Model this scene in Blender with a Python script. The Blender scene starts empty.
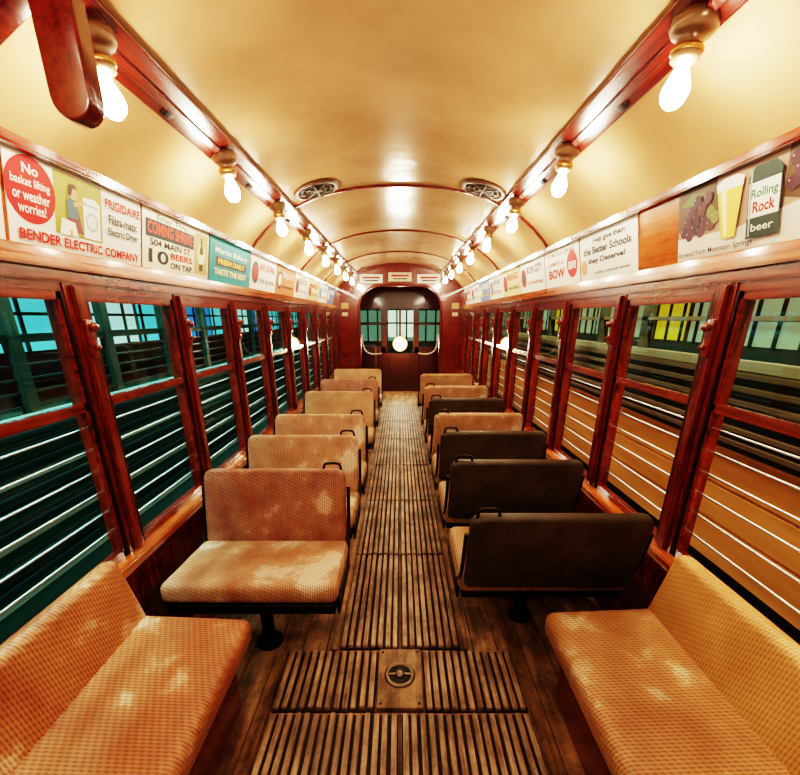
import bpy, bmesh, math, random
from mathutils import Vector, Matrix
random.seed(4)
CAMZ=1.54
S=bpy.context.scene
COL=S.collection
def rgb(c): return (c[0],c[1],c[2],1)
# ---------------------------------------------------------------- materials
MC={}
def new(name):
    m=bpy.data.materials.new(name); m.use_nodes=True
    nt=m.node_tree; b=nt.nodes['Principled BSDF']; return m,nt,b
def flat(c,r=.5,metal=0,name='paint',emit=0):
    k=(tuple(c),r,metal,emit)
    if k in MC: return MC[k]
    m,nt,b=new(name); b.inputs['Base Color'].default_value=rgb(c)
    b.inputs['Roughness'].default_value=r; b.inputs['Metallic'].default_value=metal
    if emit:
        b.inputs['Emission Color'].default_value=rgb(c); b.inputs['Emission Strength'].default_value=emit
    MC[k]=m; return m
def wood(name,c1,c2,scale=(30,2,30),rough=.3,coat=0,bump=.1,grime=0,gs=4.2):
    m,nt,b=new(name); N=nt.nodes; L=nt.links
    tc=N.new('ShaderNodeTexCoord'); mp=N.new('ShaderNodeMapping'); mp.inputs['Scale'].default_value=scale
    n=N.new('ShaderNodeTexNoise'); n.inputs['Scale'].default_value=1; n.inputs['Detail'].default_value=8; n.inputs['Roughness'].default_value=.65
    cr=N.new('ShaderNodeValToRGB'); cr.color_ramp.elements[0].color=rgb(c1); cr.color_ramp.elements[1].color=rgb(c2)
    cr.color_ramp.elements[0].position=.32; cr.color_ramp.elements[1].position=.68
    L.new(tc.outputs['Object'],mp.inputs[0]); L.new(mp.outputs[0],n.inputs[0]); L.new(n.outputs[0],cr.inputs[0])
    out=cr.outputs[0]
    if grime:
        g=N.new('ShaderNodeTexNoise'); g.inputs['Scale'].default_value=gs; g.inputs['Detail'].default_value=7; g.inputs['Roughness'].default_value=.75
        L.new(tc.outputs['Object'],g.inputs[0]); gr=N.new('ShaderNodeValToRGB'); gr.color_ramp.elements[0].position=.42; gr.color_ramp.elements[1].position=.58
        gr.color_ramp.elements[0].color=(1-grime,1-grime,1-grime,1); L.new(g.outputs[0],gr.inputs[0])
        mx=N.new('ShaderNodeMix'); mx.data_type='RGBA'; mx.blend_type='MULTIPLY'; mx.inputs[0].default_value=1
        L.new(out,mx.inputs[6]); L.new(gr.outputs[0],mx.inputs[7]); out=mx.outputs[2]
    L.new(out,b.inputs['Base Color'])
    b.inputs['Roughness'].default_value=rough; b.inputs['Coat Weight'].default_value=coat; b.inputs['Coat Roughness'].default_value=.08
    bp=N.new('ShaderNodeBump'); bp.inputs['Strength'].default_value=bump; bp.inputs['Distance'].default_value=.01
    L.new(n.outputs[0],bp.inputs['Height']); L.new(bp.outputs[0],b.inputs['Normal'])
    return m
def rattan(name,c1,c2,axis='x',k=430,patch=4,lo=.4,hi=.6,worn=None,dark=(.45,.30,.22)):
    m,nt,b=new(name); N=nt.nodes; L=nt.links
    tc=N.new('ShaderNodeTexCoord'); sp=N.new('ShaderNodeSeparateXYZ'); L.new(tc.outputs['Object'],sp.inputs[0])
    def M(op,a,bb=None):
        n=N.new('ShaderNodeMath'); n.operation=op
        for i,v in enumerate((a,bb)):
            if v is None: continue
            if isinstance(v,(int,float)): n.inputs[i].default_value=v
            else: L.new(v,n.inputs[i])
        return n.outputs[0]
    if axis=='x': a=sp.outputs['X']; c=M('ADD',sp.outputs['Y'],sp.outputs['Z'])
    else: a=sp.outputs['Y']; c=M('ADD',sp.outputs['X'],sp.outputs['Z'])
    rib=M('SINE',M('MULTIPLY',a,k*1.5))
    dg=M('SINE',M('MULTIPLY',M('ADD',c,M('MULTIPLY',a,.5)),k*.75))
    w=M('ADD',M('MULTIPLY',rib,.32),M('MULTIPLY',dg,.20)); w=M('ADD',w,.5)
    no=N.new('ShaderNodeTexNoise'); no.inputs['Scale'].default_value=patch; no.inputs['Detail'].default_value=7; no.inputs['Roughness'].default_value=.6
    L.new(tc.outputs['Object'],no.inputs[0])
    cr=N.new('ShaderNodeValToRGB'); cr.color_ramp.elements[0].color=rgb(c1); cr.color_ramp.elements[1].color=rgb(c2)
    cr.color_ramp.elements[0].position=lo; cr.color_ramp.elements[1].position=hi
    if worn:
        e=cr.color_ramp.elements.new(min(.99,hi+.07)); e.color=rgb(worn)
    L.new(no.outputs[0],cr.inputs[0])
    mx=N.new('ShaderNodeMix'); mx.data_type='RGBA'; mx.blend_type='MULTIPLY'; mx.inputs[0].default_value=.8
    c2r=N.new('ShaderNodeValToRGB'); c2r.color_ramp.elements[0].color=rgb(dark); c2r.color_ramp.elements[1].color=(1.0,1,1,1)
    c2r.color_ramp.elements[0].position=.15; c2r.color_ramp.elements[1].position=.62
    L.new(w,c2r.inputs[0]); L.new(cr.outputs[0],mx.inputs[6]); L.new(c2r.outputs[0],mx.inputs[7]); L.new(mx.outputs[2],b.inputs['Base Color'])
    bp=N.new('ShaderNodeBump'); bp.inputs['Strength'].default_value=.5; bp.inputs['Distance'].default_value=.0025
    L.new(w,bp.inputs['Height']); L.new(bp.outputs[0],b.inputs['Normal'])
    b.inputs['Roughness'].default_value=.40; b.inputs['Specular IOR Level'].default_value=.5
    return m
RED=wood('varnished_mahogany',(.10,.009,.004),(.27,.034,.012),(40,3,40),.22,.9,.05,.25,6)
REDV=wood('varnished_mahogany_post',(.085,.009,.004),(.24,.030,.012),(40,40,3),.22,.9,.05,.25,6)
REDD=wood('dark_mahogany_rail',(.07,.006,.004),(.17,.018,.009),(40,3,40),.25,.6,.05)
ORW=wood('amber_varnished_wood',(.32,.055,.010),(.54,.14,.028),(40,3,40),.2,.8,.05,.2,5)
DKW=wood('dark_door_wood',(.035,.008,.005),(.07,.015,.008),(40,40,3),.35,.2,.05)
FLOORM=wood('weathered_floor_boards',(.13,.06,.028),(.68,.42,.22),(14,1.6,14),.55,.0,.3,.6)
SLAT=wood('mat_slat_wood',(.22,.12,.068),(.78,.56,.37),(60,5,60),.5,.0,.3,.5)
MATBASE=wood('mat_base_wood',(.012,.007,.004),(.045,.022,.012),(30,3,30),.7,0,.2)
IRON=flat((.025,.018,.014),.4,.6,'cast_iron')
STEEL=flat((.58,.60,.58),.35,.8,'painted_steel')
BRASS=flat((.45,.22,.07),.3,.9,'aged_brass')
LEATH=wood('dark_leatherette',(.036,.025,.014),(.088,.062,.036),(10,10,10),.45,.0,.15)
R1=rattan('rattan_amber_y',(.38,.13,.055),(.56,.25,.12),'y',400,3.5,.35,.54,(.84,.64,.46))
R1B=rattan('rattan_gold_y',(.56,.29,.11),(.70,.41,.18),'y',420,3,dark=(.6,.48,.38))
R1C=rattan('rattan_bench_right',(.40,.17,.075),(.58,.31,.15),'y',400,3.5,.35,.54,(.84,.68,.50))
R2=rattan('rattan_russet_x',(.30,.12,.08),(.48,.25,.17),'x',430,6,.35,.58,(.72,.54,.40))
R3=rattan('rattan_tan_x',(.48,.28,.15),(.66,.45,.27),'x',430,4,dark=(.55,.42,.32))
R4=rattan('rattan_honey_x',(.44,.22,.12),(.64,.40,.25),'x',430,5,.35,.55,(.88,.76,.62))
CEIL,nt,b=new('glossy_cream_ceiling'); N=nt.nodes; L=nt.links
n=N.new('ShaderNodeTexNoise'); n.inputs['Scale'].default_value=2.2; n.inputs['Detail'].default_value=3
tc=N.new('ShaderNodeTexCoord'); L.new(tc.outputs['Object'],n.inputs[0])
cr=N.new('ShaderNodeValToRGB'); cr.color_ramp.elements[0].color=(.42,.235,.12,1); cr.color_ramp.elements[1].color=(.55,.33,.18,1)
cr.color_ramp.elements[0].position=.35; cr.color_ramp.elements[1].position=.65
L.new(n.outputs[0],cr.inputs[0]); L.new(cr.outputs[0],b.inputs['Base Color']); b.inputs['Roughness'].default_value=.15
bp=N.new('ShaderNodeBump'); bp.inputs['Strength'].default_value=.3; bp.inputs['Distance'].default_value=.02; L.new(n.outputs[0],bp.inputs['Height']); L.new(bp.outputs[0],b.inputs['Normal'])
GLASS=bpy.data.materials.new('window_glass'); GLASS.use_nodes=True; nt=GLASS.node_tree; nt.nodes.clear()
o=nt.nodes.new('ShaderNodeOutputMaterial'); mi=nt.nodes.new('ShaderNodeMixShader'); tr=nt.nodes.new('ShaderNodeBsdfTransparent'); gl=nt.nodes.new('ShaderNodeBsdfGlossy'); gl.inputs['Roughness'].default_value=.02
tr.inputs[0].default_value=(.88,.96,.92,1)
lw=nt.nodes.new('ShaderNodeLayerWeight'); lw.inputs[0].default_value=.5
pw=nt.nodes.new('ShaderNodeMath'); pw.operation='POWER'; pw.inputs[1].default_value=5
mu=nt.nodes.new('ShaderNodeMath'); mu.operation='MULTIPLY_ADD'; mu.inputs[1].default_value=.6; mu.inputs[2].default_value=.06
nt.links.new(lw.outputs['Facing'],pw.inputs[0]); nt.links.new(pw.outputs[0],mu.inputs[0]); nt.links.new(mu.outputs[0],mi.inputs[0])
nt.links.new(tr.outputs[0],mi.inputs[1]); nt.links.new(gl.outputs[0],mi.inputs[2]); nt.links.new(mi.outputs[0],o.inputs[0])
# ---------------------------------------------------------------- helpers
def empty(name,loc=(0,0,0)):
    e=bpy.data.objects.new(name,None); e.empty_display_size=.1; e.location=loc; COL.objects.link(e); return e
def obj(name,me,mat=None,parent=None,smooth=False):
    o=bpy.data.objects.new(name,me); COL.objects.link(o)
    if mat: me.materials.append(mat)
    if smooth:
        for p in me.polygons: p.use_smooth=True
    if parent: o.parent=parent
    return o
def rbox(name,size,loc,mat,parent=None,rot=(0,0,0),bev=.01,seg=3,smooth=True):
    bm=bmesh.new(); bmesh.ops.create_cube(bm,size=1)
    for v in bm.verts: v.co=Vector((v.co.x*size[0],v.co.y*size[1],v.co.z*size[2]))
    if bev: bmesh.ops.bevel(bm,geom=bm.edges[:],offset=bev,segments=seg,affect='EDGES',profile=.5)
    me=bpy.data.meshes.new(name); bm.to_mesh(me); bm.free()
    o=obj(name,me,mat,parent,smooth); o.location=loc; o.rotation_euler=rot; return o
def boxes(name,lst,mat,parent=None,bev=0):
    bm=bmesh.new()
    for (a,c) in lst:
        lo=[min(a[i],c[i]) for i in range(3)]; hi=[max(a[i],c[i]) for i in range(3)]
        vs=[bm.verts.new((hi[0] if i&1 else lo[0],hi[1] if i&2 else lo[1],hi[2] if i&4 else lo[2])) for i in range(8)]
        for f in ((0,2,3,1),(4,5,7,6),(0,1,5,4),(2,6,7,3),(0,4,6,2),(1,3,7,5)): bm.faces.new([vs[i] for i in f])
    if bev: bmesh.ops.bevel(bm,geom=bm.edges[:],offset=bev,segments=2,affect='EDGES')
    me=bpy.data.meshes.new(name); bm.to_mesh(me); bm.free(); return obj(name,me,mat,parent)
def lathe(name,prof,loc,mat,parent=None,rot=(0,0,0),seg=20):
    bm=bmesh.new(); rings=[]
    for r,z in prof:
        rings.append([bm.verts.new((r*math.cos(2*math.pi*i/seg),r*math.sin(2*math.pi*i/seg),z)) for i in range(seg)])
    for a,c in zip(rings,rings[1:]):
        for i in range(seg): bm.faces.new((a[i],a[(i+1)%seg],c[(i+1)%seg],c[i]))
    bm.faces.new(rings[0][::-1]); bm.faces.new(rings[-1]); bmesh.ops.recalc_face_normals(bm,faces=bm.faces[:])
    me=bpy.data.meshes.new(name); bm.to_mesh(me); bm.free()
    o=obj(name,me,mat,parent,True); o.location=loc; o.rotation_euler=rot; return o
def ringm(name,R,r,loc,mat,parent=None,rot=(0,0,0),seg=32,n=8,flatz=.6):
    bm=bmesh.new(); rings=[]
    for i in range(seg):
        a=2*math.pi*i/seg
        rings.append([bm.verts.new(((R+r*math.cos(2*math.pi*j/n))*math.cos(a),(R+r*math.cos(2*math.pi*j/n))*math.sin(a),flatz*r*math.sin(2*math.pi*j/n))) for j in range(n)])
    for i in range(seg):
        for j in range(n): bm.faces.new((rings[i][j],rings[(i+1)%seg][j],rings[(i+1)%seg][(j+1)%n],rings[i][(j+1)%n]))
    me=bpy.data.meshes.new(name); bm.to_mesh(me); bm.free()
    o=obj(name,me,mat,parent,True); o.location=loc; o.rotation_euler=rot; return o
def tube(name,pts,r,mat,parent=None,smooth=True,cyc=False):
    cu=bpy.data.curves.new(name,'CURVE'); cu.dimensions='3D'; cu.bevel_depth=r; cu.bevel_resolution=2; cu.use_fill_caps=True
    s=cu.splines.new('NURBS' if smooth else 'POLY'); s.points.add(len(pts)-1)
    for p,q in zip(s.points,pts): p.co=(*q,1)
    if smooth: s.order_u=3; s.use_endpoint_u=not cyc
    s.use_cyclic_u=cyc
    cu.materials.append(mat); o=bpy.data.objects.new(name,cu); COL.objects.link(o)
    if parent: o.parent=parent
    return o
def extr(name,prof,y0,y1,mat,parent=None,smooth=True,ny=1,thick=0):
    bm=bmesh.new(); rows=[]
    for j in range(ny+1):
        y=y0+(y1-y0)*j/ny; rows.append([bm.verts.new((x,y,z)) for x,z in prof])
    for a,c in zip(rows,rows[1:]):
        for i in range(len(prof)-1): bm.faces.new((a[i],a[i+1],c[i+1],c[i]))
    me=bpy.data.meshes.new(name); bm.to_mesh(me); bm.free(); o=obj(name,me,mat,parent,smooth)
    if thick:
        md=o.modifiers.new('s','SOLIDIFY'); md.thickness=thick; md.offset=0
    return o
def slab(name,pts,T,mat,parent,bev=.015):
    bm=bmesh.new(); n=len(pts)
    va=[bm.verts.new((x,-T/2,z)) for x,z in pts]; vb=[bm.verts.new((x,T/2,z)) for x,z in pts]
    fa=bm.faces.new(va); fb=bm.faces.new(vb[::-1])
    for i in range(n): bm.faces.new((va[i],vb[i],vb[(i+1)%n],va[(i+1)%n]))
    bmesh.ops.recalc_face_normals(bm,faces=bm.faces[:])
    ed=list(set(fa.edges[:]+fb.edges[:]))
    bmesh.ops.bevel(bm,geom=ed,offset=bev,segments=4,affect='EDGES',profile=.5)
    me=bpy.data.meshes.new(name); bm.to_mesh(me); bm.free()
    return obj(name,me,mat,parent,True)
def rrect(w,h,rt,rb,n=6):
    pts=[]
    for cx,cz,r,a0 in ((w/2-rt,h/2-rt,rt,0),(-w/2+rt,h/2-rt,rt,90),(-w/2+rb,-h/2+rb,rb,180),(w/2-rb,-h/2+rb,rb,270)):
        for i in range(n+1):
            a=math.radians(a0+90*i/n); pts.append((cx+r*math.cos(a),cz+r*math.sin(a)))
    return pts
W=1.15; Y0=-1.6; Y1=7.6
# ---------------------------------------------------------------- shell
fl=empty('floor')
lst=[];x=-1.2
while x<1.2:
    lst.append(((x+.002,Y0,-.03),(min(x+.118,1.2),9.2,0))); x+=.12
boxes('boards',lst,FLOORM,fl,.002)
boxes('subfloor',[((-1.2,Y0,-.06),(1.2,9.2,-.031))],MATBASE,fl)
half=[(0,.865),(.15,.862),(.3,.85),(.45,.828),(.6,.79),(.74,.735),(.85,.675),(.95,.60),(1.03,.525),(1.085,.455)]
prof=[(-x,z+CAMZ) for x,z in half[::-1]]+[(x,z+CAMZ) for x,z in half[1:]]
def cz(x):
    x=abs(x)
    for (a,za),(c,zc) in zip(half,half[1:]):
        if a<=x<=c: return CAMZ+za+(zc-za)*(x-a)/(c-a)
    return CAMZ+.45
extr('ceiling',prof,Y0,9.2,CEIL,None,True,6)
def pprof(off): return [(x*(1-off*.6),z-off) for x,z in prof]
ribs=empty('trim_1')
for y in (3.2,4.7,6.1,7.4,.1):
    extr('rib',pprof(.008),y,y+.018,REDD,ribs,True,1,.012)
posts=[1.48+.69*k for k in range(-4,10)]
posts=[p for p in posts if p<7.6]
SILL=.60; WT=1.625
for side,nm in ((-1,'left'),(1,'right')):
    w=empty('wall_'+nm)
    lst=[((side*1.15,Y0,0),(side*1.19,9.2,SILL))]
    y=Y0
    bl=[]
    while y<Y1-.05:
        bl.append(((side*1.145,y+.003,.14),(side*1.151,y+.112,SILL-.03))); y+=.115
    boxes('lower_panel',lst,RED,w); boxes('tongue_boards',bl,REDV,w,.002)
    pl=[]
    for p in posts:
        pl.append(((side*1.115,p-.05,SILL),(side*1.19,p+.05,WT+.05)))
        pl.append(((side*1.10,p-.022,SILL+.02),(side*1.116,p+.022,WT+.02)))
    pl.append(((side*1.115,7.5,SILL),(side*1.19,7.62,WT+.05)))
    boxes('posts',pl,REDV,w,.005)
    boxes('header',[((side*1.12,Y0,WT-.005),(side*1.19,9.2,WT+.09))],RED,w,.004)
    boxes('cove_back',[((side*1.142,Y0,WT+.05),(side*1.19,9.2,2.05))],RED,w)
    extr('cove_board',[(side*1.139,1.70),(side*1.080,2.01)],Y0,Y1,ORW,w,False)
    t=empty('trim_2')
    boxes('sill',[((side*1.07,Y0,SILL-.012),(side*1.19,Y1,SILL+.018)),((side*1.12,Y0,SILL-.07),(side*1.15,Y1,SILL-.012))],ORW,t,.006)
    t=empty('trim_3')
    boxes('letterboard_moulding',[((side*1.085,Y0,1.690),(side*1.15,Y1,1.715)),((side*1.10,Y0,1.715),(side*1.15,Y1,1.745))],ORW,t,.006)
    boxes('letterboard_apron',[((side*1.105,Y0,1.650),(side*1.15,Y1,1.690))],RED,t,.006)
    t=empty('trim_4')
    boxes('cornice',[((side*1.045,Y0,1.985),(side*1.10,Y1,2.015))],RED,t,.005)
    b_=empty('baseboard_'+nm); boxes('board',[((side*1.125,Y0,0),(side*1.15,Y1,.13))],RED,b_,.004)
    hw=empty('window_latch_set')
    for p in posts:
        if p<.5: continue
        rbox('plate',(.014,.03,.13),(side*1.094,p,1.47),RED,hw,bev=.004)
        lathe('knob',[(.006,0),(.014,.008),(.016,.018),(.008,.028)],(side*1.09,p,1.51),RED,hw,(0,-side*math.pi/2,0),10)
        lathe('knob_small',[(.005,0),(.010,.008),(.011,.016),(.005,.022)],(side*1.09,p,1.44),RED,hw,(0,-side*math.pi/2,0),10)
    allp=posts+[7.55]
    k=0
    for a,c in zip(allp,allp[1:]):
        k+=1
        we=empty('window_%d'%(k if side<0 else k+20))
        ya,yb=a+.05,c-.05
        M=1.235
        X0,X1=side*1.125,side*1.15
        fs=.024
        fr=[((X0,ya,M-.018),(X1,yb,M+.018)),((X0,ya,WT-.030),(X1,yb,WT)),((X0,ya,SILL),(side*1.165,yb,SILL+.045))]
        for q in (ya,yb-fs): fr.append(((X0,q,SILL),(X1,q+fs,WT)))
        boxes('sash_frame',fr,RED,we,.004)
        boxes('glass_upper',[((side*1.137,ya+fs,M+.02),(side*1.139,yb-fs,WT-.03))],GLASS,we)
        boxes('shade_track',[((side*1.118,ya,SILL+.02),(side*1.126,ya+.008,WT)),((side*1.118,yb-.008,SILL+.02),(side*1.126,yb,WT))],IRON,we)
    g=empty('window_guard_rails')
    for i in range(6):
        z=.70+i*.088
        tube('rod',[(side*1.205,Y0,z),(side*1.205,7.6,z)],.0043,STEEL,g,False)
    for p in posts: rbox('rod_bracket',(.02,.02,.5),(side*1.20,p,.93),IRON,g,bev=.003)
boxes('wall_rear',[((-1.19,Y0-.05,0),(1.19,Y0,2.42))],RED)
def arch_pts(hw,top,r,n=8):
    pts=[(-hw,0)]
    for i in range(n+1):
        a=math.pi-(math.pi/2)*i/n; pts.append((-hw+r+r*math.cos(a),top-r+r*math.sin(a)))
    for i in range(n+1):
        a=math.pi/2-(math.pi/2)*i/n; pts.append((hw-r+r*math.cos(a),top-r+r*math.sin(a)))
    pts.append((hw,0)); return pts
bk=empty('wall_front')
inner=arch_pts(.73,2.08,.38)
outer=[(-1.15,0),(-1.15,1.95)]+[(x,z) for x,z in prof]+[(1.15,1.95),(1.15,0)]
bm=bmesh.new()
def samp(poly,n):
    d=[0]
    for a,c in zip(poly,poly[1:]): d.append(d[-1]+math.dist(a,c))
    out=[]
    for i in range(n+1):
        t=d[-1]*i/n; j=0
        while j<len(d)-2 and d[j+1]<t: j+=1
        u=(t-d[j])/max(1e-9,d[j+1]-d[j]); out.append((poly[j][0]+(poly[j+1][0]-poly[j][0])*u,poly[j][1]+(poly[j+1][1]-poly[j][1])*u))
    return out
A=samp(inner,80); B=samp(outer,80)
for yy in (Y1,Y1+.05):
    va=[bm.verts.new((x,yy,z)) for x,z in A]; vb=[bm.verts.new((x,yy,z)) for x,z in B]
    for i in range(80): bm.faces.new((va[i],va[i+1],vb[i+1],vb[i]))
    if yy==Y1: v0=va
    else:
        for i in range(80): bm.faces.new((v0[i],v0[i+1],va[i+1],va[i]))
me=bpy.data.meshes.new('bulkhead'); bm.to_mesh(me); bm.free(); obj('bulkhead_panel',me,REDV,bk)
tube('arch_casing',[(x,Y1-.005,z) for x,z in A],.022,RED,bk,False)
for s in (-1,1):
    boxes('stile_panel',[((s*.83,Y1-.02,.15),(s*1.07,Y1,.85)),((s*.83,Y1-.02,.95),(s*1.07,Y1,1.6))],RED,bk,.01)
    rbox('notice_plate',(.13,.01,.10),(s*.98,Y1-.03,1.74),flat((.5,.3,.12),.5),bk,bev=.002)
    rbox('notice_plate_small',(.10,.01,.06),(s*.98,Y1-.03,1.60),flat((.55,.45,.3),.5),bk,bev=.002)
for i,(xc,cc) in enumerate(((-.5,(.75,.7,.6)),(0,(.7,.55,.4)),(.5,(.75,.72,.62)))):
    rbox('card',(.4,.01,.14),(xc,Y1-.03,2.21-.03*abs(xc)*2),flat(cc,.5),bk,bev=.002)
    rbox('card_print',(.3,.004,.03),(xc,Y1-.037,2.23-.03*abs(xc)*2),flat((.45,.04,.02),.5),bk,bev=.0)
    rbox('card_print_b',(.24,.004,.02),(xc,Y1-.037,2.18-.03*abs(xc)*2),flat((.03,.03,.05),.5),bk,bev=.0)
# vestibule end
YE=8.9
vf=empty('door_1')
boxes('door_frame',[((-1.15,YE,0),(-.83,YE+.06,2.4)),((.83,YE,0),(1.15,YE+.06,2.4)),((-.83,YE,0),(.83,YE+.06,.82)),((-.83,YE,1.72),(.83,YE+.06,2.4)),
  ((-.40,YE-.02,0),(-.28,YE+.06,1.9)),((.28,YE-.02,0),(.40,YE+.06,1.9)),((-.022,YE-.03,0),(.022,YE+.06,2.35)),
  ((-.9,YE-.02,.82),(-.3,YE+.05,.95)),((.3,YE-.02,.82),(.9,YE+.05,.95)),
  ((-.9,YE-.02,1.40),(-.3,YE+.05,1.44)),((.3,YE-.02,1.40),(.9,YE+.05,1.44))],DKW,vf,.004)
boxes('door_raised_panels',[((s*.06,YE-.015,.15),(s*.25,YE,.72)) for s in (-1,1)]+[((s*.42,YE-.015,.15),(s*.8,YE,.75)) for s in (-1,1)],DKW,vf,.006)
boxes('door_glass',[((-.83,YE+.03,.82),(.83,YE+.035,1.72))],GLASS,vf)
gp=flat((.8,.78,.7),.3)
for s in (-1,1):
    tube('grab_rail',[(s*.72,Y1+.3,1.25),(s*.72,Y1+.3,1.0),(s*.55,Y1+.3,.86),(s*.35,Y1+.3,.9)],.013,gp,bk)
boxes('controller_cabinet',[((-.8,8.3,0),(-.5,8.85,1.0))],DKW,None,.02)
gleam=empty('door_gleam',(0,YE-.07,1.02))  # added glowing discs standing for the gleam of a light outside
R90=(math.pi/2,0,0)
lathe('gleam_rim',[(.12,-.02),(.165,0),(.165,.02),(.15,.028)],(0,0,0),BRASS,gleam,R90,28)
lathe('gleam_outer_ring',[(.15,.029),(.12,.031)],(0,0,0),flat((1,.55,.15),.3,0,'gleam_halo_glow',3),gleam,R90,28)  # glare around the gleam put in as emissive rings
lathe('gleam_inner_ring',[(.125,.038),(.09,.042)],(0,0,0),flat((1,.75,.38),.3,0,'gleam_ring_bright',15),gleam,R90,28)
lathe('lens',[(.10,.044),(.09,.055),(.05,.07),(.005,.075)],(0,0,0),flat((1,.9,.7),.3,0,'gleam_core_glow',90),gleam,R90,28)  # bright core of the gleam, made as an emissive dome
# ---------------------------------------------------------------- ceiling rails + bulbs
BULB=flat((1,.84,.61),.3,0,'lit_bulb',130)
SOCK=flat((.20,.11,.06),.3,.4,'socket')
for side in (-1,1):
    t=empty('lamp_rail')
    RX=.785 if side<0 else .745
    rbox('rail_board',(.125,Y1-Y0,.022),(side*RX,(Y0+Y1)/2,cz(RX)-.014),REDD,t,(0,side*math.radians(26),0),.006,2,False)
    rbox('rail_bead',(.03,Y1-Y0,.014),(side*RX,(Y0+Y1)/2,cz(RX)-.03),REDD,t,(0,side*math.radians(26),0),.004,2,False)
    for k in range(-2,8):
        y=1.31+k*.81
        L_=empty('ceiling_bulb_lamp',(side*(RX-.003),y,cz(RX)-.035)); L_.rotation_euler=(0,side*math.radians(8),0)
        lathe('socket_base',[(.055,.01),(.056,-.008),(.048,-.020),(.033,-.028),(.030,-.050),(.034,-.056),(.034,-.072),(.026,-.078)],(0,0,0),SOCK,L_)
        lathe('socket_ring',[(.036,-.050),(.039,-.056),(.036,-.062)],(0,0,0),BRASS,L_)
        lathe('bulb',[(.014,-.074),(.016,-.090),(.024,-.110),(.032,-.130),(.033,-.143),(.027,-.161),(.016,-.172),(.003,-.175)],(0,0,0),BULB,L_,(0,0,0),10)
        rbox('junction_clip',(.05,.05,.02),(side*.02,.4,.005),IRON,L_,(0,side*math.radians(15),0),.005)
VM=flat((.05,.025,.012),.45,.2)
for s in (-1,1):
    x=s*.55; ang=s*math.radians(14)
    v=empty('ceiling_vent',(x,3.06,cz(x)-.004)); v.rotation_euler=(0,ang,0)
    ringm('flange',.138,.017,(0,0,-.006),flat((.10,.045,.02),.4,.2),v,seg=40)
    lathe('dark_throat',[(.125,-.003),(.125,-.006)],(0,0,0),flat((.01,.008,.006),.8),v,seg=40)
    for r in (.03,.065,.10): ringm('grille_ring',r,.006,(0,0,-.010),VM,v)
    for i in range(4): rbox('spoke',(.24,.008,.008),(0,0,-.012),VM,v,(0,0,i*math.pi/4),.001)
rb=empty('bell_cord_bracket',(-.715,1.10,1.95))
pr=[(-.045,.22),(-.045,.045)]
for i in range(1,10):
    a=math.pi+math.pi*i/9; pr.append((.045*math.cos(a),.045+.045*math.sin(a)))
pr+=[(.045,.22)]
slab('tongue',pr,.05,REDD,rb,.006)
rbox('arm',(.34,.06,.05),(-.13,-.01,.19),REDD,rb,(0,-math.radians(32),0),.008)
# ---------------------------------------------------------------- floor mats
mat=empty('slatted_floor_mat')
def mats(x0,x1,y0,y1):
    n=int(round((x1-x0)/.034)); p=(x1-x0)/n; l=[]
    for i in range(n):
        j=random.uniform(-.0015,.0015); l.append(((x0+i*p+.006+j,y0+random.uniform(0,.006),.008),(x0+i*p+p-.008+j,y1-random.uniform(0,.006),.027+random.uniform(-.003,.002))))
    boxes('slats',l,SLAT,mat,.003)
    boxes('mat_backing',[((x0,y0,.001),(x1,y1,.009))],MATBASE,mat)
ys=[1.535,2.35,3.2,4.1,5.1,6.1,7.5]
for a,c in zip(ys,ys[1:]):
    mats(-.295,-.006,a+.006,c-.006); mats(.006,.295,a+.006,c-.006)
mats(-.53,-.105,1.21,1.52); mats(.105,.53,1.21,1.52)
mats(-.53,-.006,.45,1.195); mats(.006,.53,.45,1.195)
mats(-.53,-.006,-.5,.44); mats(.006,.53,-.5,.44)
tp=empty('floor_trapdoor_plate')
rbox('plate',(.195,.31,.028),(.0,1.365,.016),wood('worn_plate_wood',(.20,.11,.055),(.48,.31,.17),(26,3,26),.6,0,.3,.5,9),tp,bev=.003)
ringm('ring',.058,.011,(0,1.37,.032),flat((.22,.17,.12),.35,.8),tp)
lathe('hole',[(.052,0),(.050,.004)],(0,1.37,.0295),flat((.02,.015,.01),.6),tp)
rbox('bar',(.10,.012,.008),(0,1.37,.036),flat((.22,.17,.12),.35,.8),tp,bev=.002)
lathe('boss',[(.022,0),(.02,.008),(.008,.012)],(0,1.37,.034),flat((.22,.17,.12),.35,.8),tp)
for sx in (-1,1):
    for sy in (-1,1): lathe('screw',[(.006,0),(.004,.003)],(sx*.08,1.365+sy*.135,.030),IRON,tp,seg=8)
sb=empty('trim_5'); boxes('mat_edge_strips',[((s*.305,1.53,0),(s*.335,7.5,.018)) for s in (-1,1)]+[((s*.54,-.5,0),(s*.565,1.52,.018)) for s in (-1,1)],FLOORM,sb,.003)
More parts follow.
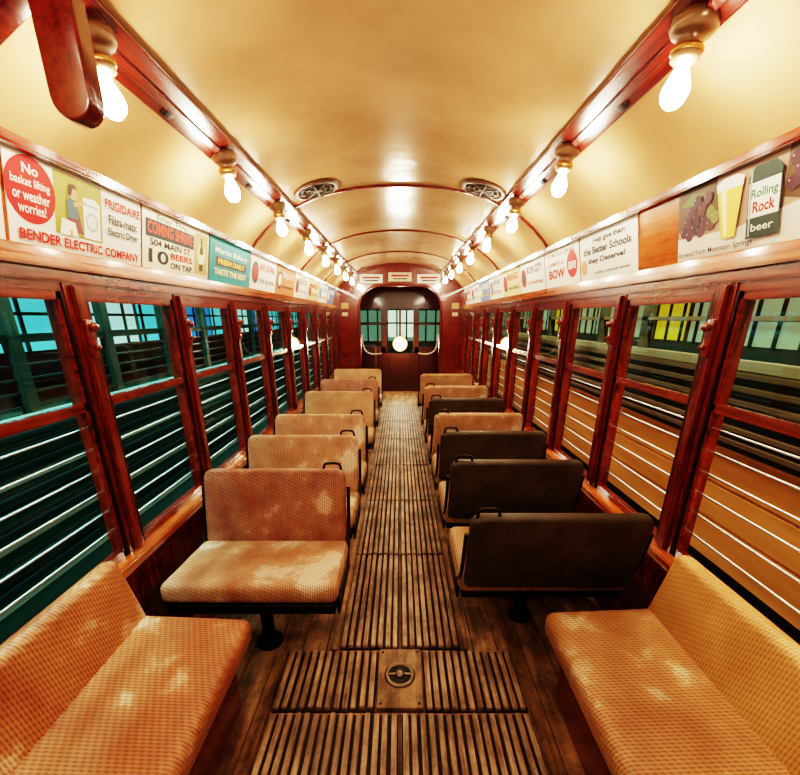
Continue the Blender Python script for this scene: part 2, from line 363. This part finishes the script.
# ---------------------------------------------------------------- transverse seats
def seat(side,yb,f,mback,mcush):
    """yb = y of top of backrest, f=-1 faces the camera, +1 faces away"""
    e=empty('walkover_seat',(side*.655,yb,0))
    cy=f*.32
    rbox('seat_cushion',(.77,.44,.10),(0,cy,.40),mcush,e,(f*math.radians(4),0,0),.035,4)
    rbox('cushion_frame',(.74,.42,.05),(0,cy,.335),IRON,e,bev=.008)
    H=.40
    bo=slab('seat_back',rrect(.74,H,.05,.03),.055,mback,e,.020)
    bo.location=(0,f*.045,.60); bo.rotation_euler=(f*math.radians(12),0,0)
    for s in (-1,1):
        xx=s*.382
        tube('side_arm',[(xx,.02*f,.70),(xx,.05*f,.56),(xx,.10*f,.42),(xx,.30*f,.31),(xx,.50*f,.33)],.009,IRON,e)
        rbox('side_casting',(.014,.36,.07),(xx,cy,.325),IRON,e,bev=.006)
    ax=-side*.30
    tube('grab_handle',[(ax-.045,.0,.78),(ax-.045,0,.815),(ax-.025,0,.825),(ax+.025,0,.825),(ax+.045,0,.815),(ax+.045,0,.78)],.007,IRON,e)
    py=cy+f*.04
    lathe('pedestal',[(.065,0),(.065,.012),(.038,.03),(.030,.08),(.030,.24),(.05,.30),(.09,.325)],(0,py,0),IRON,e)
    for s in (-1,1): rbox('wall_bracket',(.03,.30,.03),(s*.30,cy,.30),IRON,e,bev=.006)
    return e
LT=[(1.96,R2,R4),(2.60,R4,R4),(3.22,R4,R3),(4.3,R3,R3),(5.2,R2,R3),(6.3,R3,R3)]
for y,a,c in LT: seat(-1,y,-1,a,c)
RT=[(1.43,LEATH,R3),(2.08,LEATH,R3),(2.68,LEATH,R3),(3.24,R4,R3),(3.9,LEATH,R3),(4.65,R4,R3),(5.7,R3,R3)]
for y,a,c in RT: seat(1,y,1,a,c)
# ---------------------------------------------------------------- longitudinal benches
for side,m in ((-1,R1),(1,R1B)):
    e=empty('bench_seat')
    y1=1.27 if side<0 else 1.31; y0=-.9; yc=(y0+y1)/2; ln=y1-y0
    rbox('bench_cushion',(.47,ln,.11),(side*.81,yc,.40),m if side<0 else R1C,e,(0,-side*math.radians(3),0),.038,5)
    rbox('bench_back',(.075,ln,.34),(side*1.033,yc,.54),m,e,(0,side*math.radians(14),0),.034,5)
    boxes('bench_base',[((side*.66,y0+.02,.0),(side*1.12,y1-.03,.345))],RED,e,.006)
    boxes('bench_base_rail',[((side*.60,y0+.01,.315),(side*1.12,y1-.02,.35))],RED,e,.006)
# ---------------------------------------------------------------- advertising cards
AX=1.130; AZ=1.752; DX=-.048; DZ=.235; AH=math.hypot(DX,DZ)
def card(side,ya,yb,bg,els,name='advertising_card'):
    o=empty(name)
    if side<0: org=Vector((-AX,ya,AZ)); xa=Vector((0,1,0)); yy=Vector((-DX,0,DZ)).normalized()
    else: org=Vector((AX,yb,AZ)); xa=Vector((0,-1,0)); yy=Vector((DX,0,DZ)).normalized()
    n=xa.cross(yy)
    o.matrix_world=Matrix(((xa.x,yy.x,n.x,org.x),(xa.y,yy.y,n.y,org.y),(xa.z,yy.z,n.z,org.z),(0,0,0,1)))
    w=yb-ya; h=AH
    def poly(nm,pts,z,c):
        bm=bmesh.new(); bm.faces.new([bm.verts.new((p[0]*w,p[1]*h,z)) for p in pts])
        me=bpy.data.meshes.new(nm); bm.to_mesh(me); bm.free(); obj(nm,me,flat(c,.6,0,'ink'),o)
    boxes('card_stock',[((0,0,.001),(w,h,.004))],flat(bg,.6,0,'card'),o)
    z=.005
    for q in els:
        z+=.0002
        if q[0]=='r': poly('print_block',[(q[1],q[2]),(q[3],q[2]),(q[3],q[4]),(q[1],q[4])],z,q[5])
        elif q[0]=='c':
            ry=q[3]; rx=ry*h/w
            poly('print_disc',[(q[1]+rx*math.cos(a*math.pi/16),q[2]+ry*math.sin(a*math.pi/16)) for a in range(32)],z,q[-1])
        elif q[0]=='p': poly('print_shape',q[1],z,q[2])
        elif q[0]=='t':
            cu=bpy.data.curves.new('lettering','FONT'); cu.body=q[5]; cu.align_x='CENTER'; cu.align_y='CENTER'; cu.offset=q[7] if len(q)>7 else .012
            cu.materials.append(flat(q[6],.6,0,'ink')); cu.resolution_u=3
            t=bpy.data.objects.new('lettering',cu); COL.objects.link(t); bpy.context.view_layer.update()
            d=t.dimensions; t.parent=o
            t.scale=(q[3]*w/max(d.x,.01),q[4]*h/max(d.y,.01),1); t.location=(q[1]*w,q[2]*h,z)
WH=(.74,.71,.65); RD=(.55,.007,.008); BK=(.012,.012,.016); TE=(.005,.27,.28); YE_=(.85,.55,.07); OL=(.30,.26,.06)
SK=(.55,.29,.16)
card(-1,1.30,1.915,WH,[('r',.27,.22,.62,.97,OL),('c',.135,.62,.37,RD),('t',.135,.84,.09,.11,'No',WH,.02),('t',.135,.70,.22,.12,'basket lifting',WH,.01),('t',.135,.55,.21,.12,'or weather',WH,.01),('t',.135,.41,.16,.12,'worries!',WH,.01),
 ('p',[(.47,.24),(.60,.24),(.60,.72),(.56,.78),(.47,.76)],(.75,.77,.75)),('c',.535,.47,.13,(.35,.4,.42)),('c',.535,.47,.09,(.65,.68,.66)),('r',.48,.66,.59,.69,(.3,.35,.35)),
 ('p',[(.35,.28),(.46,.28),(.43,.58),(.39,.66),(.35,.58)],(.22,.05,.06)),('p',[(.35,.45),(.43,.45),(.42,.66),(.38,.70),(.35,.66)],(.06,.12,.14)),('c',.395,.76,.075,SK),('p',[(.36,.74),(.37,.86),(.41,.88),(.43,.82),(.395,.82),(.38,.72)],(.06,.02,.01)),
 ('p',[(.40,.60),(.49,.68),(.49,.72),(.395,.65)],SK),('p',[(.29,.22),(.42,.22),(.40,.40),(.31,.42)],(.78,.76,.66)),('p',[(.36,.22),(.38,.22),(.38,.30),(.36,.30)],SK),
 ('t',.81,.80,.34,.13,'FRIGIDAIRE',RD,.03),('t',.81,.59,.28,.13,'Filtra-matic',BK,.02),('t',.81,.42,.30,.14,'Electric Dryer',BK,.02),('t',.50,.11,.92,.13,'BENDER ELECTRIC COMPANY',RD,.03)])
card(-1,1.93,2.55,(.70,.64,.51),[('t',.38,.90,.42,.10,'Enter Thru',BK),('r',.03,.55,.72,.84,BK),('t',.375,.70,.64,.20,'COMING SHRINE',(.9,.05,.02),.01),('t',.38,.46,.6,.12,'504 MAIN ST.',BK,.02),
 ('t',.17,.22,.26,.24,'10',BK,.02),('t',.52,.30,.34,.12,'BEERS',RD,.02),('t',.52,.12,.34,.12,'ON TAP',BK,.02),('r',.74,.08,.97,.92,(.45,.30,.12)),('c',.855,.5,.22,(.75,.6,.3)),('p',[(.82,.15),(.89,.15),(.89,.6),(.87,.7),(.87,.85),(.84,.85),(.84,.7),(.82,.6)],(.06,.03,.01)),('r',.822,.3,.888,.5,WH)])
card(-1,2.57,3.22,TE,[('r',.04,.08,.96,.92,(.006,.19,.21)),('t',.5,.74,.8,.16,'Martin Bakery',WH,.01),('r',.12,.38,.88,.60,BK),('t',.5,.49,.66,.13,'FRESH DAILY',YE_,.02),('t',.5,.24,.8,.14,'TASTE THE BEST',(.8,.7,.3),.02)])
gen=[(WH,RD,BK,'SAFE DRIVING','ride & save'),((.60,.15,.04),WH,BK,'ENJOY IT','everywhere'),(WH,BK,RD,'IRON CITY','refreshing'),((.7,.54,.27),RD,BK,'BREAD','oven fresh'),(WH,TE,RD,'SAVE NOW','at the bank'),((.12,.2,.4),WH,YE_,'TIRES','best quality'),(WH,RD,BK,'COFFEE','good to the end')]
y=3.24;i=0
while y<7.0:
    g=gen[i%7]; card(-1,y,y+.64,g[0],[('t',.6,.70,.6,.24,g[3],g[1],.03),('t',.6,.30,.6,.18,g[4],g[2],.01),('c',.16,.5,.32,g[2]),('c',.16,.5,.22,g[1])]); y+=.66;i+=1
card(-1,.60,1.285,WH,[('t',.5,.6,.8,.3,'LUMBER',RD,.03)])
SN=(.40,.27,.20)
grapes=[('c',x,z,.085,c) for x,z,c in ((.05,.42,(.13,.02,.06)),(.09,.36,(.18,.04,.07)),(.13,.44,(.10,.02,.06)),(.17,.38,(.20,.05,.09)),(.08,.54,(.17,.04,.08)),(.14,.57,(.12,.02,.05)),(.20,.52,(.15,.03,.07)),(.24,.44,(.22,.07,.08)),(.11,.68,(.12,.02,.06)),(.18,.68,(.20,.05,.06)),(.24,.60,(.30,.32,.08)),(.27,.52,(.34,.36,.10)),(.15,.80,(.10,.02,.05)),(.22,.80,(.18,.05,.08)),(.67,.62,(.14,.03,.06)),(.70,.74,(.18,.04,.07)),(.74,.64,(.10,.02,.05)),(.76,.78,(.2,.05,.08)),(.68,.86,(.14,.03,.06)))]
grapes=[(q[0],q[1],q[2],q[3],tuple(v*.5 for v in q[4])) for q in grapes]
hl2=[('c',q[1]-.012,q[2]+.03,.012,(.4,.28,.32)) for q in grapes]
card(1,1.06,1.79,SN,[('p',[(0,0),(1,0),(1,.35),(.7,.42),(.4,.30),(0,.34)],(.68,.60,.53)),
 ('p',[(0,.45),(.10,.35),(.24,.38),(.30,.55),(.27,1),(0,1)],(.10,.06,.035)),('p',[(.63,.5),(.72,.42),(.84,.7),(.80,1),(.64,1)],(.12,.07,.04)),('p',[(.02,.8),(.10,.92),(.20,.88),(.12,.76)],(.10,.14,.04)),('p',[(.66,.9),(.74,.98),(.84,.93),(.76,.84)],(.10,.15,.05))]+grapes+hl2+[
 ('p',[(.325,.20),(.405,.20),(.44,.85),(.29,.85)],(.80,.50,.10)),('p',[(.34,.22),(.36,.22),(.345,.80),(.315,.80)],(.92,.76,.38)),('p',[(.29,.80),(.44,.80),(.445,.90),(.40,.95),(.33,.95),(.285,.90)],WH),
 ('p',[(.47,.12),(.63,.12),(.63,.84),(.60,.94),(.50,.94),(.47,.84)],(.02,.04,.03)),('r',.475,.36,.625,.76,WH),('t',.55,.63,.13,.13,'Rolling',(.02,.15,.08),.03),('t',.55,.47,.11,.13,'Rock',RD,.03),('t',.55,.24,.11,.09,'beer',WH,.01),
 ('r',.48,.15,.49,.90,(.30,.34,.32)),('c',.88,.62,.30,RD),('t',.88,.62,.14,.12,'extra',WH,.02),('t',.27,.09,.48,.10,'Brewed from Mountain Springs',BK,.01)])
card(1,2.08,2.70,WH,[('t',.55,.84,.55,.14,'Help give them',BK,.03),('t',.5,.63,.84,.16,'the Better Schools',BK,.03),('t',.5,.41,.66,.15,'they Deserve!',BK,.03),('t',.6,.14,.6,.09,'public schools week',BK,.01),('c',.08,.30,.17,(.5,.25,.15)),('c',.08,.36,.09,SK)])
card(1,2.72,3.32,WH,[('t',.5,.86,.8,.11,'ATOM YOUR CEILING',BK,.02),('t',.36,.62,.5,.14,'the PERMANENT way',RD,.02),('t',.36,.34,.5,.26,'BOW',RD,.04),('c',.82,.5,.34,RD),('t',.82,.5,.2,.2,'save',WH,.02)])
y=3.34;i=2
while y<7.0:
    g=gen[i%7]; card(1,y,y+.64,g[0],[('t',.6,.70,.6,.24,g[3],g[1],.03),('t',.6,.30,.6,.18,g[4],g[2],.01),('c',.16,.5,.32,g[2]),('c',.16,.5,.22,g[1])]); y+=.66;i+=1
# ---------------------------------------------------------------- outside the car
GZ=-.85
boxes('barn_floor',[((-9,-6,GZ-.1),(9,26,GZ))],flat((.08,.08,.075),.7))
TEAL=wood('teal_body_paint',(.006,.070,.054),(.016,.15,.115),(6,1,6),.25,.4,.03)
TEALP=flat((.006,.045,.038),.4); TEALD=flat((.004,.028,.026),.3); CREAM=flat((.28,.46,.42),.4)
p=empty('parked_streetcar')
X=-2.25
boxes('body',[((X-1.2,-4,-.3),(X,16,.95)),((X-1.2,-4,1.90),(X,16,2.3))],TEAL,p,.01)
boxes('belt_rails',[((X-.01,-4,z),(X+.035,16,z+h)) for z,h in ((-.05,.03),(.28,.03),(.62,.03),(.94,.05))],CREAM,p,.004)
boxes('louvre_slats',[((X-.01,-4,z),(X+.05,16,z+.035)) for z in (.05,.14,.36,.47,.54,.70,.80,.87)],TEALD,p,.004)
pl=[]; y=-4
while y<16: pl.append(((X-.06,y,.95),(X,y+.08,1.9))); y+=.8
boxes('posts',pl,TEALP,p,.004); boxes('sash_bars',[((X-.05,-4,1.40),(X-.01,16,1.45))]+[((X-.05,-4,z),(X-.03,16,z+.014)) for z in (1.02,1.1,1.18,1.26,1.33)],TEALD,p)
fa=[];fb=[];fc=[]; y=-4; i=0
while y<16:
    (fa,fb,fc)[(0,1,0,2,0,1,2)[i%7]].append(((X-1.12,y,1.24),(X-1.10,y+.95,1.92))); y+=1.05; i+=1
boxes('far_windows_daylit',fa,flat((.10,.62,.72),.4,0,'daylit_cyan_pane',.6),p)
boxes('far_windows_pale',fb,flat((.45,.80,.76),.4,0,'daylit_pale_pane',.65),p)
boxes('far_windows_blue',fc,flat((.03,.22,.55),.4,0,'daylit_blue_pane',.65),p)
boxes('far_window_bars',[((X-1.09,-4+j*.35,1.2),(X-1.07,-4+j*.35+.03,1.92)) for j in range(57)]+[((X-1.09,-4,1.56),(X-1.07,16,1.59))],TEALD,p)
boxes('far_side',[((X-1.2,-4,-.3),(X-1.13,16,1.9))],TEALD,p)
boxes('interior_seat_row',[((X-.9,-4+j*.8,.95),(X-.4,-4+j*.8+.12,1.28)) for j in range(24)],flat((.10,.04,.02),.5),p,.02)
p=empty('parked_streetcar')
X=2.05
TAN=wood('tan_orange_body',(.42,.16,.04),(.68,.32,.11),(5,.6,5),.4,.2,.04)
boxes('body',[((X,-4,.02),(X+1.2,16,.28)),((X,-4,.285),(X+1.2,16,.52)),((X,-4,.525),(X+1.2,16,.76)),((X,-4,1.90),(X+1.2,16,2.3))],TAN,p,.008)
boxes('underframe',[((X+.1,-4,-.5),(X+1.1,16,.02))],flat((.02,.018,.015),.6),p)
boxes('louvre_slats',[((X-.02,-4,z),(X+.02,16,z+.035)) for z in (.80,.88,.96,1.04,1.12,1.20)],flat((.14,.10,.06),.4),p,.004)
boxes('louvre_back',[((X+.02,-4,.76),(X+.06,16,1.26))],flat((.02,.016,.012),.6),p)
pl=[]; y=-4
while y<16: pl.append(((X,y,1.25),(X+.06,y+.09,1.90))); y+=.75
boxes('posts',pl,flat((.10,.10,.06),.4),p,.004); boxes('rails',[((X-.01,-4,1.24),(X+.06,16,1.30)),((X,-4,1.52),(X+.05,16,1.55))],flat((.30,.28,.18),.4),p,.004)
fa=[];fb=[]; y=-4; i=0
while y<16:
    (fa,fb)[(0,0,1,0,0)[i%5]].append(((X+1.08,y,1.30),(X+1.10,y+.62,1.82))); y+=.72; i+=1
boxes('far_windows_olive',fa,flat((.30,.34,.20),.4,0,'olive_lit_pane',.5),p)
boxes('far_windows_yellow',fb,flat((.75,.55,.04),.4,0,'yellow_lit_pane',.4),p)
boxes('far_window_bars',[((X+1.05,-4+j*.24,1.28),(X+1.07,-4+j*.24+.025,1.85)) for j in range(83)],flat((.06,.055,.035),.5),p)
boxes('interior_panels',[((X+1.1,-4,.8),(X+1.15,16,1.95))],flat((.10,.09,.06),.6),p)
bw=empty('barn_wall')
boxes('brick',[((-6,-6,GZ),(-5.9,26,4.5)),((6,-6,GZ),(6.1,26,4.5)),((-6,22,GZ),(6,22.1,4.5)),((-6,-6,GZ),(6,-5.9,4.5))],flat((.10,.11,.11),.8),bw)
boxes('barn_roof',[((-6,-6,4.5),(6,26,4.6))],flat((.08,.08,.08),.8))
boxes('end_windows',[((-2.2,21.9,.4),(2.2,21.95,1.9))],flat((.25,.45,.34),.5,0,'end_daylight',.25),bw)
boxes('end_window_bright',[((-.75,21.85,.6),(.75,21.89,1.9))],flat((.75,.85,.65),.5,0,'end_daylight_bright',.8),bw)
boxes('end_mullions',[((-2.2+j*.5,21.8,.3),(-2.12+j*.5,21.84,2.0)) for j in range(9)]+[((-2.3,21.8,1.25),(2.3,21.84,1.33))],DKW,bw)
def area(name,loc,rot,sx,sy,pw,c):
    l=bpy.data.lights.new(name,'AREA'); l.shape='RECTANGLE'; l.size=sx; l.size_y=sy; l.energy=pw; l.color=c
    o=bpy.data.objects.new(name,l); COL.objects.link(o); o.location=loc; o.rotation_euler=rot
area('outside_area_light',(-1.75,4,3.6),(0,0,0),.4,16,480,(.55,1,.92))  # unseen area lights above the aisles between cars, without fixtures
area('outside_area_light',(1.65,4,3.6),(0,0,0),.3,16,440,(1,.82,.58))
l=bpy.data.lights.new('door_gleam_fill','POINT'); l.energy=14; l.color=(1,.7,.35); l.shadow_soft_size=.06  # added point light that brightens the door around the gleam
o=bpy.data.objects.new('door_gleam_fill',l); COL.objects.link(o); o.location=(0,YE-.32,1.0)
wd=bpy.data.worlds.new('w'); S.world=wd; wd.use_nodes=True; wd.node_tree.nodes['Background'].inputs[0].default_value=(.4,.5,.6,1); wd.node_tree.nodes['Background'].inputs[1].default_value=.15
cam=bpy.data.cameras.new('cam'); co=bpy.data.objects.new('camera',cam); COL.objects.link(co)
cam.sensor_width=36; cam.lens=18; cam.shift_y=(458-387.5)/800; cam.clip_start=.05
co.location=(0,0,CAMZ); co.rotation_euler=(math.radians(90-19.3),0,0); S.camera=co
S.view_settings.view_transform='Filmic'
S.view_settings.look='Very High Contrast'
S.view_settings.exposure=.72
